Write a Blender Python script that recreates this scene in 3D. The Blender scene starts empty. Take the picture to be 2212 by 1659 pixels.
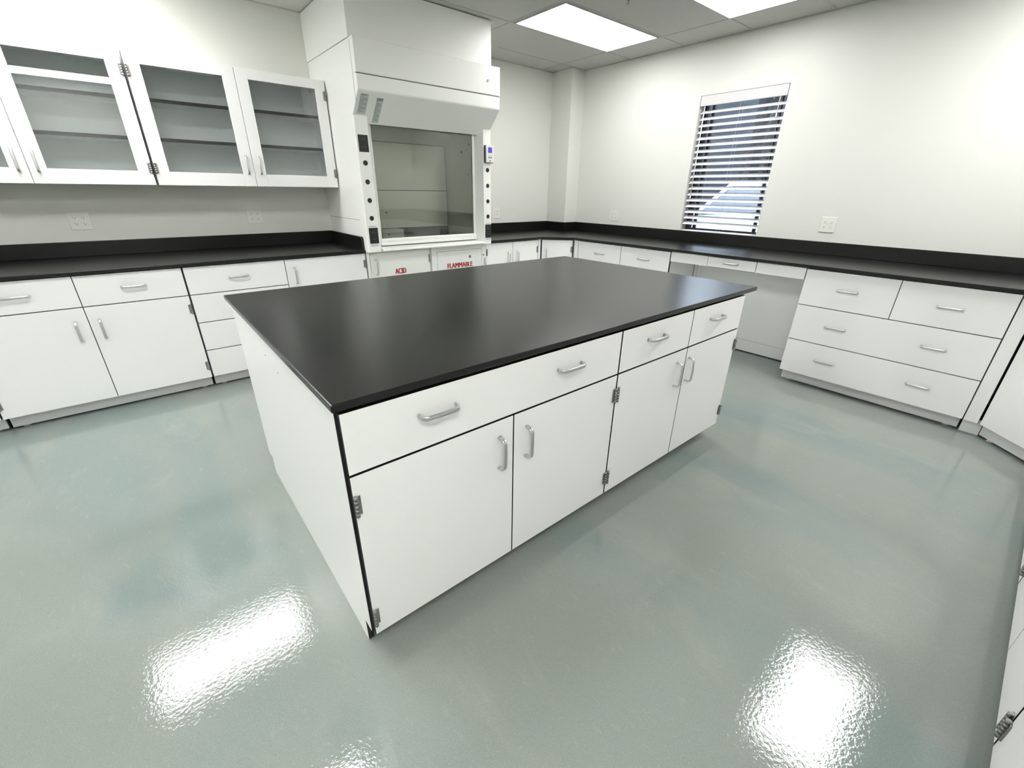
import bpy, bmesh, math, random
from mathutils import Vector, Matrix
random.seed(7)
PI = math.pi
S = bpy.context.scene
COL = S.collection

# ------------------------------------------------------------------ room dimensions (metres)
YA = 3.432            # back wall (wall cabinets, fume hood)
XB = 4.208            # right wall (window)
YC = -2.014           # wall behind the camera
XD = -6.20            # left wall
CZ = 2.641            # ceiling
FA = 2.698            # door plane of the back run
FB = 3.475            # door plane of the window run
FC = -1.28            # door plane of the run beside the camera
ZT, ZB = 0.914, 0.892  # worktop top / underside
Z0, Z1, Z2 = 0.095, 0.699, 0.885   # door bottom, drawer line, front top

# ------------------------------------------------------------------ materials
def new_mat(name):
    m = bpy.data.materials.new(name); m.use_nodes = True
    nt = m.node_tree
    return m, nt, nt.nodes['Principled BSDF']

def link(nt, a, b): nt.links.new(a, b)

def plain(name, col, rough=0.5, metal=0.0, spec=0.5, bump=0.0, bscale=200.0, vary=0.0, vscale=3.0, coat=0.0):
    m, nt, p = new_mat(name)
    p.inputs['Base Color'].default_value = (*col, 1)
    p.inputs['Roughness'].default_value = rough
    p.inputs['Metallic'].default_value = metal
    p.inputs['Specular IOR Level'].default_value = spec
    if coat: p.inputs['Coat Weight'].default_value = coat
    tc = nt.nodes.new('ShaderNodeTexCoord')
    if vary:
        n = nt.nodes.new('ShaderNodeTexNoise'); n.inputs['Scale'].default_value = vscale
        n.inputs['Detail'].default_value = 4
        link(nt, tc.outputs['Object'], n.inputs['Vector'])
        r = nt.nodes.new('ShaderNodeValToRGB')
        r.color_ramp.elements[0].position = .3; r.color_ramp.elements[1].position = .7
        r.color_ramp.elements[0].color = (*[c*(1-vary) for c in col], 1)
        r.color_ramp.elements[1].color = (*[min(1, c*(1+vary)) for c in col], 1)
        link(nt, n.outputs['Fac'], r.inputs['Fac']); link(nt, r.outputs['Color'], p.inputs['Base Color'])
    if bump:
        n2 = nt.nodes.new('ShaderNodeTexNoise'); n2.inputs['Scale'].default_value = bscale
        n2.inputs['Detail'].default_value = 3
        link(nt, tc.outputs['Object'], n2.inputs['Vector'])
        b = nt.nodes.new('ShaderNodeBump'); b.inputs['Strength'].default_value = bump
        b.inputs['Distance'].default_value = .002
        link(nt, n2.outputs['Fac'], b.inputs['Height']); link(nt, b.outputs['Normal'], p.inputs['Normal'])
    return m

def glass_mat(name, tint, refl_col=(1, 1, 1), ior=1.5):
    m = bpy.data.materials.new(name); m.use_nodes = True
    nt = m.node_tree; nt.nodes.clear()
    out = nt.nodes.new('ShaderNodeOutputMaterial')
    mix = nt.nodes.new('ShaderNodeMixShader')
    fr = nt.nodes.new('ShaderNodeFresnel'); fr.inputs['IOR'].default_value = ior
    tr = nt.nodes.new('ShaderNodeBsdfTransparent'); tr.inputs['Color'].default_value = (*tint, 1)
    gl = nt.nodes.new('ShaderNodeBsdfGlossy'); gl.inputs['Roughness'].default_value = 0.0
    gl.inputs['Color'].default_value = (*refl_col, 1)
    link(nt, fr.outputs['Fac'], mix.inputs['Fac']); link(nt, tr.outputs['BSDF'], mix.inputs[1])
    link(nt, gl.outputs['BSDF'], mix.inputs[2]); link(nt, mix.outputs['Shader'], out.inputs['Surface'])
    return m

def emit_mat(name, col, strength):
    m, nt, p = new_mat(name)
    p.inputs['Base Color'].default_value = (.8, .8, .8, 1)
    p.inputs['Emission Color'].default_value = (*col, 1)
    p.inputs['Emission Strength'].default_value = strength
    return m

def lamp_mat(strength, name='light_lens'):
    # prismatic lens over three tubes along the fixture: brighter bands where the tubes run
    m, nt, p = new_mat(name)
    tc = nt.nodes.new('ShaderNodeTexCoord'); sep = nt.nodes.new('ShaderNodeSeparateXYZ')
    link(nt, tc.outputs['Object'], sep.inputs['Vector'])
    w = nt.nodes.new('ShaderNodeMath'); w.operation = 'MULTIPLY'; w.inputs[1].default_value = 2*PI/0.19
    link(nt, sep.outputs['Y'], w.inputs[0])
    c = nt.nodes.new('ShaderNodeMath'); c.operation = 'COSINE'; link(nt, w.outputs[0], c.inputs[0])
    a = nt.nodes.new('ShaderNodeMath'); a.operation = 'MULTIPLY_ADD'
    a.inputs[1].default_value = .25*strength; a.inputs[2].default_value = strength
    link(nt, c.outputs[0], a.inputs[0])
    p.inputs['Emission Color'].default_value = (1.0, .995, .975, 1)
    link(nt, a.outputs[0], p.inputs['Emission Strength'])
    return m

def floor_mat():
    m, nt, p = new_mat('sheet_vinyl')
    tc = nt.nodes.new('ShaderNodeTexCoord')
    def noise(scale, detail=3, rough=.5, dist=0.0, stretch=None, rot=0):
        n = nt.nodes.new('ShaderNodeTexNoise')
        n.inputs['Scale'].default_value = scale; n.inputs['Detail'].default_value = detail
        n.inputs['Roughness'].default_value = rough; n.inputs['Distortion'].default_value = dist
        if stretch:
            mp = nt.nodes.new('ShaderNodeMapping'); mp.inputs['Scale'].default_value = stretch
            mp.inputs['Rotation'].default_value = (0, 0, rot)
            link(nt, tc.outputs['Object'], mp.inputs['Vector']); link(nt, mp.outputs['Vector'], n.inputs['Vector'])
        else:
            link(nt, tc.outputs['Object'], n.inputs['Vector'])
        return n
    def ramp(n, p0, p1):
        r = nt.nodes.new('ShaderNodeMapRange'); r.interpolation_type = 'SMOOTHSTEP'
        r.inputs['From Min'].default_value = p0; r.inputs['From Max'].default_value = p1
        link(nt, n.outputs['Fac'], r.inputs['Value']); return r.outputs['Result']
    def mix(fac, a, b, amt=1.0):
        x = nt.nodes.new('ShaderNodeMix'); x.data_type = 'RGBA'
        if amt != 1.0:
            mm = nt.nodes.new('ShaderNodeMath'); mm.operation = 'MULTIPLY'; mm.inputs[1].default_value = amt
            link(nt, fac, mm.inputs[0]); fac = mm.outputs[0]
        link(nt, fac, x.inputs[0])
        for sock, v in ((x.inputs[6], a), (x.inputs[7], b)):
            if isinstance(v, tuple): sock.default_value = (*v, 1)
            else: link(nt, v, sock)
        return x.outputs[2]
    base = (0.247, 0.273, 0.253)
    c = mix(ramp(noise(1.5, 3, .5, .6, (1, .45, 1), .6), .45, .68), base, (0.191, 0.247, 0.245), .8)
    c = mix(ramp(noise(3.1, 4, .6, .4, (1, .5, 1), -.7), .52, .72), c, (0.285, 0.305, 0.275), .6)
    c = mix(ramp(noise(38, 3, .6, .8, (1, .4, 1), .9), .60, .72), c, (0.335, 0.348, 0.315), .22)
    c = mix(ramp(noise(55, 3, .6, .5), .60, .74), c, (0.188, 0.234, 0.234), .3)
    c = mix(ramp(noise(330, 2, .6), .56, .70), c, (0.40, 0.41, 0.36), .6)
    c = mix(ramp(noise(410, 2, .6), .57, .70), c, (0.125, 0.16, 0.16), .6)
    link(nt, c, p.inputs['Base Color'])
    p.inputs['Roughness'].default_value = .05
    p.inputs['Specular IOR Level'].default_value = .5
    b = nt.nodes.new('ShaderNodeBump'); b.inputs['Strength'].default_value = .15; b.inputs['Distance'].default_value = .0025
    link(nt, noise(95, 2, .5).outputs['Fac'], b.inputs['Height'])
    link(nt, b.outputs['Normal'], p.inputs['Normal'])
    return m

M = {}
M['wall'] = plain('wall_paint', (.675, .677, .64), .55, bump=.06, bscale=260)
M['ceiling'] = plain('ceiling_tile', (.55, .55, .525), .95, spec=.2, bump=.15, bscale=420, vary=.03, vscale=90)
M['tbar'] = plain('ceiling_grid_paint', (.46, .46, .44), .6)
M['floor'] = floor_mat()
M['lam'] = plain('white_laminate', (.87, .87, .86), .42, bump=.03, bscale=500)
M['toe'] = plain('shaded_toe_laminate', (.72, .72, .715), .5)  # laminate toned down: shade under the doors put into the colour
M['lam_in'] = plain('white_cabinet_interior', (.92, .935, .93), .6)
M['edge'] = plain('black_edge_band', (.010, .009, .010), .5)
M['epoxy'] = plain('black_epoxy_resin', (.0075, .0075, .007), .24, spec=.36, bump=.05, bscale=900)
M['steel'] = plain('white_powder_coat', (.84, .845, .815), .33, bump=.02, bscale=350)
M['liner'] = plain('fume_hood_liner', (.80, .81, .75), .5)
M['alu'] = plain('satin_aluminium', (.66, .665, .66), .32, metal=1.0, bump=.02, bscale=800)
M['hinge'] = plain('dull_hinge_steel', (.30, .30, .28), .42, metal=.85)
M['chrome'] = plain('chrome', (.75, .75, .74), .12, metal=1.0)
M['black'] = plain('black_plastic', (.010, .010, .010), .45)
M['dark'] = plain('dark_bronze_frame', (.022, .022, .026), .4)
M['plate'] = plain('outlet_plastic', (.73, .73, .68), .4)
M['slot'] = plain('outlet_slot_shadow_plastic', (.10, .10, .095), .6)
M['red'] = plain('red_vinyl_lettering', (.42, .016, .022), .45)
M['print'] = plain('grey_print', (.16, .17, .165), .6)
M['paper'] = plain('label_film', (.55, .60, .57), .5)
M['card'] = plain('white_card', (.74, .75, .72), .6)
M['shim'] = plain('pale_plastic_foot', (.55, .54, .47), .6)
M['slat'] = plain('white_blind_slat', (.80, .80, .84), .4)
M['valance'] = plain('blind_valance', (.60, .59, .60), .45)
M['cord'] = plain('white_cord', (.78, .78, .80), .7)
M['screen'] = emit_mat('blue_display', (.055, .045, .62), .55)
M['screen'].node_tree.nodes['Principled BSDF'].inputs['Base Color'].default_value = (.03, .03, .10, 1)
M['green'] = plain('green_button', (.03, .14, .06), .5)
M['glass_cab'] = glass_mat('cabinet_glass', (.94, .955, .955))
M['glass_sash'] = glass_mat('sash_glass', (.95, .965, .94))
M['glass_win'] = glass_mat('window_glass', (.93, .95, .95))
M['lamp'] = lamp_mat(13.0)
M['lamp_dim'] = lamp_mat(8.0, 'dimmed_light_lens')  # same kind of panel, dimmed to hold down the window wall's brightness
M['asphalt'] = plain('asphalt', (.10, .10, .105), .9, bump=.3, bscale=60, vary=.2, vscale=8)
M['bark'] = plain('bark', (.020, .018, .018), .9, bump=.5, bscale=30, vary=.35, vscale=14)
M['bank'] = plain('leaf_litter_bank', (.013, .014, .014), .95, bump=.8, bscale=5, vary=.5, vscale=2.2)
M['carpaint'] = plain('silver_car_paint', (.62, .64, .68), .22, coat=.6)
M['carglass'] = plain('car_glass', (.02, .025, .03), .04, spec=.9)
M['tyre'] = plain('tyre_rubber', (.015, .015, .015), .8)

# ------------------------------------------------------------------ helpers
def link_obj(o, parent=None):
    COL.objects.link(o)
    if parent is not None: o.parent = parent
    return o

def thing(name, label, cat, loc=(0, 0, 0), rz=0.0, group=None):
    o = bpy.data.objects.new(name, None); o.empty_display_size = .1
    COL.objects.link(o); o.location = loc; o.rotation_euler = (0, 0, rz)
    o['label'] = label; o['category'] = cat
    if group: o['group'] = group
    return o

def tag(o, label, cat, group=None):
    o['label'] = label; o['category'] = cat
    if group: o['group'] = group
    return o

class MB:
    """collects shapes into ONE mesh"""
    def __init__(s): s.bm = bmesh.new(); s.mi = 0
    def box(s, x0, x1, y0, y1, z0, z1, bev=.0015, seg=2):
        c = bmesh.ops.create_cube(s.bm, size=1.0)
        vs = c['verts']
        bmesh.ops.scale(s.bm, vec=(abs(x1-x0), abs(y1-y0), abs(z1-z0)), verts=vs)
        bmesh.ops.translate(s.bm, vec=((x0+x1)/2, (y0+y1)/2, (z0+z1)/2), verts=vs)
        fs = list({f for v in vs for f in v.link_faces})
        for f in fs: f.material_index = s.mi
        if bev:
            bev = min(bev, .45*min(abs(x1-x0), abs(y1-y0), abs(z1-z0)))
            es = list({e for v in vs for e in v.link_edges})
            bmesh.ops.bevel(s.bm, geom=es, offset=bev, segments=seg, profile=.5, affect='EDGES', clamp_overlap=True, material=-1)
        return s
    def prism(s, pts, z0, z1, axis='z', bev=0.0, seg=2):
        """pts polygon extruded along axis (pts are the two other coords in xyz order)"""
        def P(p, h):
            if axis == 'z': return (p[0], p[1], h)
            if axis == 'x': return (h, p[0], p[1])
            return (p[0], h, p[1])
        a = [s.bm.verts.new(P(p, z0)) for p in pts]; b = [s.bm.verts.new(P(p, z1)) for p in pts]
        n = len(pts); fs = [s.bm.faces.new(a[::-1]), s.bm.faces.new(b)]
        for i in range(n): fs.append(s.bm.faces.new((a[i], a[(i+1) % n], b[(i+1) % n], b[i])))
        for f in fs: f.material_index = s.mi
        bmesh.ops.recalc_face_normals(s.bm, faces=fs)
        if bev:
            es = list({e for f in fs for e in f.edges})
            bmesh.ops.bevel(s.bm, geom=es, offset=bev, segments=seg, profile=.5, affect='EDGES', clamp_overlap=True)
        return s
    def cyl(s, p0, p1, r0, r1=None, n=16, cap=True):
        r1 = r0 if r1 is None else r1
        p0, p1 = Vector(p0), Vector(p1); d = (p1-p0).normalized()
        u = d.orthogonal().normalized(); v = d.cross(u)
        A, B = [], []
        for i in range(n):
            t = 2*PI*i/n; w = u*math.cos(t)+v*math.sin(t)
            A.append(s.bm.verts.new(p0+w*r0)); B.append(s.bm.verts.new(p1+w*r1))
        fs = []
        for i in range(n):
            f = s.bm.faces.new((A[i], A[(i+1) % n], B[(i+1) % n], B[i])); f.smooth = True; fs.append(f)
        if cap: fs += [s.bm.faces.new(A[::-1]), s.bm.faces.new(B)]
        for f in fs: f.material_index = s.mi
        return s
    def sweep(s, path, prof, up):
        """sweep closed profile [(a,b)] along an open path; a along side vector, b along 'up'"""
        up = Vector(up); rings = []
        n = len(path); P = [Vector(p) for p in path]
        for i, p in enumerate(P):
            t = (P[min(i+1, n-1)]-P[max(i-1, 0)]).normalized()
            sd = t.cross(up).normalized()
            rings.append([s.bm.verts.new(p+sd*a+up*b) for a, b in prof])
        k = len(prof); fs = []
        for i in range(n-1):
            for j in range(k):
                f = s.bm.faces.new((rings[i][j], rings[i][(j+1) % k], rings[i+1][(j+1) % k], rings[i+1][j])); f.smooth = True; fs.append(f)
        fs += [s.bm.faces.new(rings[0][::-1]), s.bm.faces.new(rings[-1])]
        bmesh.ops.recalc_face_normals(s.bm, faces=fs)
        for f in fs: f.material_index = s.mi
        return s
    def mesh(s, name, mats):
        me = bpy.data.meshes.new(name); s.bm.normal_update(); s.bm.to_mesh(me); s.bm.free()
        for m in (mats if isinstance(mats, (list, tuple)) else [mats]): me.materials.append(m)
        return me
    def build(s, name, mats, parent=None):
        return link_obj(bpy.data.objects.new(name, s.mesh(name, mats)), parent)

def put(name, me, parent, loc=(0, 0, 0), rot=(0, 0, 0)):
    o = bpy.data.objects.new(name, me); link_obj(o, parent); o.location = loc; o.rotation_euler = rot
    return o

def struct(o):
    o['kind'] = 'structure'; return o

# ------------------------------------------------------------------ shared hardware meshes (front faces -y)
def handle_mesh(vertical=False):
    """flat D-shaped bow pull, 120 mm long, standing 32 mm off the front"""
    L, D, R = .060, .030, .017
    pts = [(-L, 0, 0), (-L, -(D-R)*.6, 0)]
    for k in range(0, 7):
        a = PI/2*k/6; pts.append((-L+R-R*math.cos(a), -(D-R)-R*math.sin(a), 0))
    for k in range(1, 6): pts.append((-L+R+(2*L-2*R)*k/6, -D-.0012*math.sin(PI*k/6), 0))
    for k in range(0, 7):
        a = PI/2*k/6; pts.append((L-R+R*math.sin(a), -D+R-R*math.cos(a), 0))
    pts += [(L, -(D-R)*.6, 0), (L, 0, 0)]
    prof = [(.0035*math.cos(t), .0) for t in (0,)]
    prof = []
    for k in range(12):   # rounded-rectangle section 7 x 13 mm
        t = 2*PI*k/12
        ca, sa = math.cos(t), math.sin(t)
        prof.append((.0036*math.copysign(abs(ca)**.6, ca), .0070*math.copysign(abs(sa)**.6, sa)))
    mb = MB(); mb.sweep(pts, prof, (0, 0, 1))
    if vertical: bmesh.ops.rotate(mb.bm, verts=mb.bm.verts[:], cent=(0, 0, 0), matrix=Matrix.Rotation(PI/2, 3, 'Y'))
    return mb.mesh('bow_handle', M['alu'])
H_H, H_V = handle_mesh(), handle_mesh(True)

def hinge_mesh():
    """five-knuckle institutional hinge: barrel on the door edge plus a leaf on the door face"""
    mb = MB()
    for k in range(5): mb.cyl((.0045, -.0066, -.033+k*.0134), (.0045, -.0066, -.033+k*.0134+.0124), .0058, n=12)
    mb.cyl((.0045, -.0066, -.034), (.0045, -.0066, .034), .0046, n=10)
    mb.box(0.0, .019, -.0035, .0, -.030, .030, .0015)
    return mb.mesh('hinge', M['hinge'])
HINGE = hinge_mesh()
HINGE_R = HINGE.copy(); HINGE_R.transform(Matrix.Scale(-1, 4, (1, 0, 0))); HINGE_R.flip_normals()

def panel_mesh(x0, x1, z0, z1, t=.020, bev=.0012):
    mb = MB().box(x0, x1, 0, t, z0, z1, bev)
    mb.bm.normal_update()
    for f in mb.bm.faces:
        if abs(f.normal.y) < .5: f.material_index = 1     # black edge band round the board
    return mb
FRONT = lambda: [M['lam'], M['edge']]

GAP = [.0017, .0011]      # half gaps between fronts: upright, level
def door(parent, x0, x1, z0=Z0, z1=Z2, hinge='l', handle=None, hinge_z=None, hx=.060, with_handle=True):
    d = panel_mesh(x0+GAP[0], x1-GAP[0], z0+.0012, z1-GAP[1]-.0012).build('door', FRONT(), parent)
    if with_handle:
        hz = handle if handle is not None else .575
        put('handle', H_V, d, (x1-hx if hinge == 'l' else x0+hx, 0, hz))
    zs = hinge_z or ((z1-.092, z0+.092))
    for z in zs:
        put('hinge', HINGE if hinge == 'l' else HINGE_R, d, (x0+.002 if hinge == 'l' else x1-.002, 0, z))
    return d

def drawer(parent, x0, x1, z0=Z1, z1=Z2, hs=None, hz=None):
    d = panel_mesh(x0+GAP[0], x1-GAP[0], z0+GAP[1]+.0010, z1-GAP[1]-.0010).build('drawer', FRONT(), parent)
    for hx in (hs if hs is not None else [(x0+x1)/2]):
        put('handle', H_H, d, (hx, 0, hz if hz is not None else (z0+z1)/2+.012))
    return d

def carcass(parent, w, depth, toe=True, feet=True, x0=0.0, edge_gaps=True, z1=ZB-.002):
    a, b = x0+.002, x0+w-.002
    c = MB().box(a, b, .0215, depth, .100, z1, .001).build('carcass', M['lam'], parent)
    MB().box(a+.0005, b-.0005, .0200, .0235, .0985, z1-.001, 0).build('edge_banding', M['edge'], parent)
    if toe:
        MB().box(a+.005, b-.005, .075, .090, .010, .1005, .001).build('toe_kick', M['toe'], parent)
        MB().box(a, b, .092, .096, .012, .1005, 0).build('dark_gap_backing', M['edge'], parent)  # black sheet standing in for the darkness behind the toe gaps
    if feet:
        for fx in (a+.060, b-.060):
            mb = MB(); mb.cyl((fx, .097, 0), (fx, .097, .0098), .019, .017, 14)
            mb.build('levelling_foot', M['shim'], parent)
            mb = MB(); mb.cyl((fx, depth-.10, 0), (fx, depth-.10, .0995), .014, .014, 14)
            mb.build('levelling_foot', M['shim'], parent)
    return c

# ------------------------------------------------------------------ setting
def build_setting():
    struct(MB().box(XD-.2, XB+.2, YC-.2, YA+.2, -.12, 0, 0).build('floor', M['floor']))
    struct(MB().box(XD-.2, XB+.2, YC-.2, YA+.2, CZ, CZ+.12, 0).build('ceiling', M['ceiling']))
    struct(MB().box(XD-.2, XB+.2, YA, YA+.18, 0, CZ, 0).build('wall_back', M['wall']))
    struct(MB().box(XD-.2, XB+.2, YC-.18, YC, 0, CZ, 0).build('wall_front', M['wall']))
    struct(MB().box(XD-.2, XD, YC, YA, 0, CZ, 0).build('wall_left', M['wall']))
    y0, y1, z0, z1 = WIN
    mb = MB(); t = .20
    mb.box(XB, XB+t, YC, y0, 0, CZ, 0); mb.box(XB, XB+t, y1, YA, 0, CZ, 0)
    mb.box(XB, XB+t, y0, y1, 0, z0, 0); mb.box(XB, XB+t, y0, y1, z1, CZ, 0)
    struct(mb.build('wall_right', M['wall']))
    struct(MB().box(4.000, XB+.02, 3.108, YA+.02, 0, CZ-.001, .004).build('column', M['wall']))
    # T-bar grid and wall angle
    mb = MB()
    xs = [2.575+1.240*k for k in range(-7, 2)]; ys = [2.478+.6145*k for k in range(-7, 2)]
    for x in xs:
        if XD < x < XB: mb.box(x-.009, x+.009, YC, YA, CZ-.003, CZ+.001, .001, 1)
    for y in ys:
        if YC < y < YA: mb.box(XD, XB, y-.009, y+.009, CZ-.0035, CZ+.001, .001, 1)
    struct(mb.build('trim_1', M['tbar']))
    mb = MB()
    for a in ((XD, XB, YA-.016, YA, 0), (XD, XB, YC, YC+.016, 0), (XB-.016, XB, YC, YA, 0), (XD, XD+.016, YC, YA, 0)):
        mb.box(*a[:4], CZ-.0055, CZ, .001, 1)
    mb.box(3.984, 4.0, 3.10, YA, CZ-.0055, CZ, .001, 1); mb.box(3.984, XB, 3.092, 3.108, CZ-.0055, CZ, .001, 1)
    struct(mb.build('trim_2', M['tbar']))

WIN = (.842, 1.620, 1.000, 2.213)

def build_window():
    y0, y1, z0, z1 = WIN
    x = XB+.105
    mb = MB(); f = .040
    mb.box(x, x+.06, y0+.001, y0+f, z0+.001, z1-.001, .003); mb.box(x, x+.06, y1-f, y1-.001, z0+.001, z1-.001, .003)
    mb.box(x, x+.06, y0+f, y1-f, z0+.001, z0+f, .003); mb.box(x, x+.06, y0+f, y1-f, z1-f, z1-.001, .003)
    mb.box(x+.012, x+.05, y1-f-.055, y1-f-.030, z0+f, z1-f, .003)     # sash stile
    mb.box(x+.012, x+.05, y0+f+.030, y0+f+.055, z0+f, z1-f, .003)
    w = struct(mb.build('window_1', M['dark']))
    MB().box(x+.026, x+.032, y0+f, y1-f, z0+f, z1-f, 0).build('glass', M['glass_win'], w)
    # blind, inside mount
    b = thing('venetian_blind', 'white wide-slat blind half open inside the window above the black counter', 'window blind', (XB+.045, (y0+y1)/2, z0))
    cx = 0.0; h = z1-z0; W = (y1-y0)/2-.006
    MB().box(-.043, -.030, -W, W, h-.085, h-.002, .003).build('valance', M['valance'], b)
    MB().box(-.028, .028, -W+.004, W-.004, h-.048, h-.004, .002).build('head_rail', M['slat'], b)
    tilt = math.radians(27); pitch = .0549; ws = .0635
    mb = MB(); n = 9
    bot = [mb.bm.verts.new((0, 0, 0)) for _ in range(0)]
    prof = []
    for k in range(n+1):
        t = -1+2*k/n; prof.append((t*ws/2, .0022*(1-t*t)+.0014))
    prof += [(a, c-.0028) for a, c in prof[::-1]]
    mb.prism(prof, -W+.004, W-.004, axis='y')
    bmesh.ops.rotate(mb.bm, verts=mb.bm.verts[:], cent=(0, 0, 0), matrix=Matrix.Rotation(-tilt, 3, 'Y'))
    me = mb.mesh('slat', M['slat'])
    zs = []; z = 2.108-z0-.027
    while z > .045: zs.append(z); z -= pitch
    for z in zs: put('slat', me, b, (0, 0, z))
    MB().box(-.026, .026, -W+.004, W-.004, .010, .026, .004).build('bottom_rail', M['slat'], b)
    for y in (-.37*.93, 0.0, .37*.93):
        mb = MB()
        for xx in (-.030, .030): mb.cyl((xx, y, .02), (xx, y, h-.05), .0006, n=6)
        mb.build('ladder_cord', M['cord'], b)
    mb = MB(); mb.cyl((-.036, W-.045, h-.09), (-.036, W-.047, h-.86), .0045, n=8); mb.cyl((-.036, W-.047, h-.86), (-.036, W-.047, h-.90), .006, n=8)
    mb.build('tilt_wand', M['cord'], b)
    mb = MB(); mb.cyl((-.037, -W+.050, h-.085), (-.037, -W+.054, h-.21), .0014, n=6); mb.cyl((-.037, -W+.058, h-.085), (-.037, -W+.056, h-.21), .0014, n=6)
    c = mb.build('lift_cord', M['cord'], b)
    mb = MB(); mb.cyl((-.037, -W+.055, h-.205), (-.037, -W+.055, h-.245), .004, .009, 10); mb.build('tassel', M['cord'], c)

# ------------------------------------------------------------------ lights
def build_lights():
    spots = [
        (2.610, 3.776, 1.888, 2.450, 'lit ceiling light panel between the fume hood and the window, seen whole'),
        (2.610, 3.776, .745, 1.235, 'lit ceiling light panel cut by the top of the picture, above the window wall counter'),
        (2.610, 3.776, -1.180, -.620, 'ceiling light panel mirrored at bottom right of the floor, over the near corner'),
        (-1.090, .080, 2.500, 3.060, 'ceiling light panel mirrored in the floor left of the island, near the glass-door cabinets'),
        (-1.090, .080, .630, 1.185, 'ceiling light panel mirrored at the bottom edge of the floor, left of the island'),
        (-4.790, -3.620, 2.500, 3.060, 'ceiling light panel outside the picture on the left, near the back wall'),
        (-4.790, -3.620, .660, 1.220, 'ceiling light panel outside the picture on the left, middle of the room'),
        (-4.790, -3.620, -1.800, -1.240, 'ceiling light panel outside the picture on the left, near the front wall'),
        (-1.090, .080, -1.800, -1.240, 'ceiling light panel mirrored in the glass door of the wall cabinet'),
    ]
    for x0, x1, y0, y1, lab in spots:
        cx, cy = (x0+x1)/2, (y0+y1)/2; a, b = (x1-x0)/2, (y1-y0)/2
        t = thing('ceiling_light', lab, 'ceiling light', (cx, cy, CZ-.006), 0, 'lit panels in the ceiling grid')
        mb = MB(); f = .014
        mb.box(-a-f, a+f, -b-f, -b, -.004, .005, .001); mb.box(-a-f, a+f, b, b+f, -.004, .005, .001)
        mb.box(-a-f, -a, -b, b, -.004, .005, .001); mb.box(a, a+f, -b, b, -.004, .005, .001)
        mb.build('frame', M['tbar'], t)
        MB().box(-a, a, -b, b, -.002, .004, 0).build('diffuser', M['lamp_dim'] if x0 > 2 and y0 > 0 else M['lamp'], t)
    s = thing('ceiling_sprinkler', 'small dark sprinkler head hanging from the ceiling between the two light panels', 'sprinkler', (2.854, 1.511, CZ))
    mb = MB(); mb.cyl((0, 0, -.006), (0, 0, -.0005), .026, .034, 20); mb.build('escutcheon', M['chrome'], s)
    mb = MB(); mb.cyl((0, 0, -.022), (0, 0, -.006), .010, n=12)
    for sx in (-1, 1): mb.cyl((sx*.010, 0, -.020), (sx*.003, 0, -.046), .003, n=8)
    mb.cyl((0, 0, -.046), (0, 0, -.022), .0025, n=8); mb.cyl((0, 0, -.049), (0, 0, -.046), .014, n=16)
    mb.build('deflector', M['hinge'], s)

# ------------------------------------------------------------------ island
def build_island():
    w = MB()
    pts = [(0, 0), (2.313, 0), (2.313, 1.466), (0, 1.466)]
    w.prism(pts, ZB, ZT, bev=.004)
    tag(w.build('island_worktop', M['epoxy']), 'big black resin slab lying on the island cabinets in the middle of the floor', 'worktop')
    # end panel with toe notches front and rear
    fy = .006; yb = 1.357; n = .072
    f2 = fy+.0209
    prof = [(f2, ZB-.001), (f2, Z0), (fy+n, Z0), (fy+n, 0), (yb-n, 0), (yb-n, Z0), (yb, Z0), (yb, ZB-.001)]
    e = thing('end_panel', 'plain white panel closing the left end of the island', 'panel', (.010, fy, 0))
    mb = MB(); mb.prism([(y-fy, z) for y, z in prof], 0, .020, axis='x', bev=.0012, seg=1)
    mb.build('board', M['lam'], e)
    mb = MB(); mb.box(.0004, .0198, .0203, .0212, Z0+.001, ZB-.002, 0)
    mb.box(.0008, .0192, n-.0006, n+.0006, .001, Z0, 0); mb.box(.0015, .0185, .019, n, Z0-.0012, Z0-.0002, 0)
    mb.build('edge_strip', M['edge'], e)
    for y, z in ((.772, .811), (.606, .795)):
        mb = MB(); mb.cyl((-.0006, y, z), (.0004, y, z), .0035, n=10); mb.build('screw_cover', M['print'], e)
    D = yb-fy-.002
    g = 'island cabinets'
    t = thing('base_cabinet', 'white island cabinet at the near corner, one wide drawer with two pulls over two doors', 'cabinet', (.032, fy, 0), 0, g)
    carcass(t, 1.096, D); o = -.032
    drawer(t, -.0175, 1.128+o, hs=[.287+o, .832+o], hz=.808)
    door(t, -.0175, .572+o, z1=Z1, hinge='l', handle=.573, hinge_z=(.604, .172))
    door(t, .572+o, 1.128+o, z1=Z1, hinge='r', handle=.573, hinge_z=(.606, .186))
    t = thing('base_cabinet', 'white island cabinet at the far right end, two small drawers over two doors', 'cabinet', (1.130, fy, 0), 0, g)
    carcass(t, 1.068, D); o = -1.130
    drawer(t, .001, 1.670+o, hs=[1.374+o], hz=.810); drawer(t, 1.670+o, 1.066, hs=[1.902+o], hz=.810)
    door(t, .001, 1.670+o, z1=Z1, hinge='l', handle=.578, hinge_z=(.606, .186), hx=.075)
    door(t, 1.670+o, 1.066, z1=Z1, hinge='r', handle=.578, hinge_z=(.608, .195), hx=.030)

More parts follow.
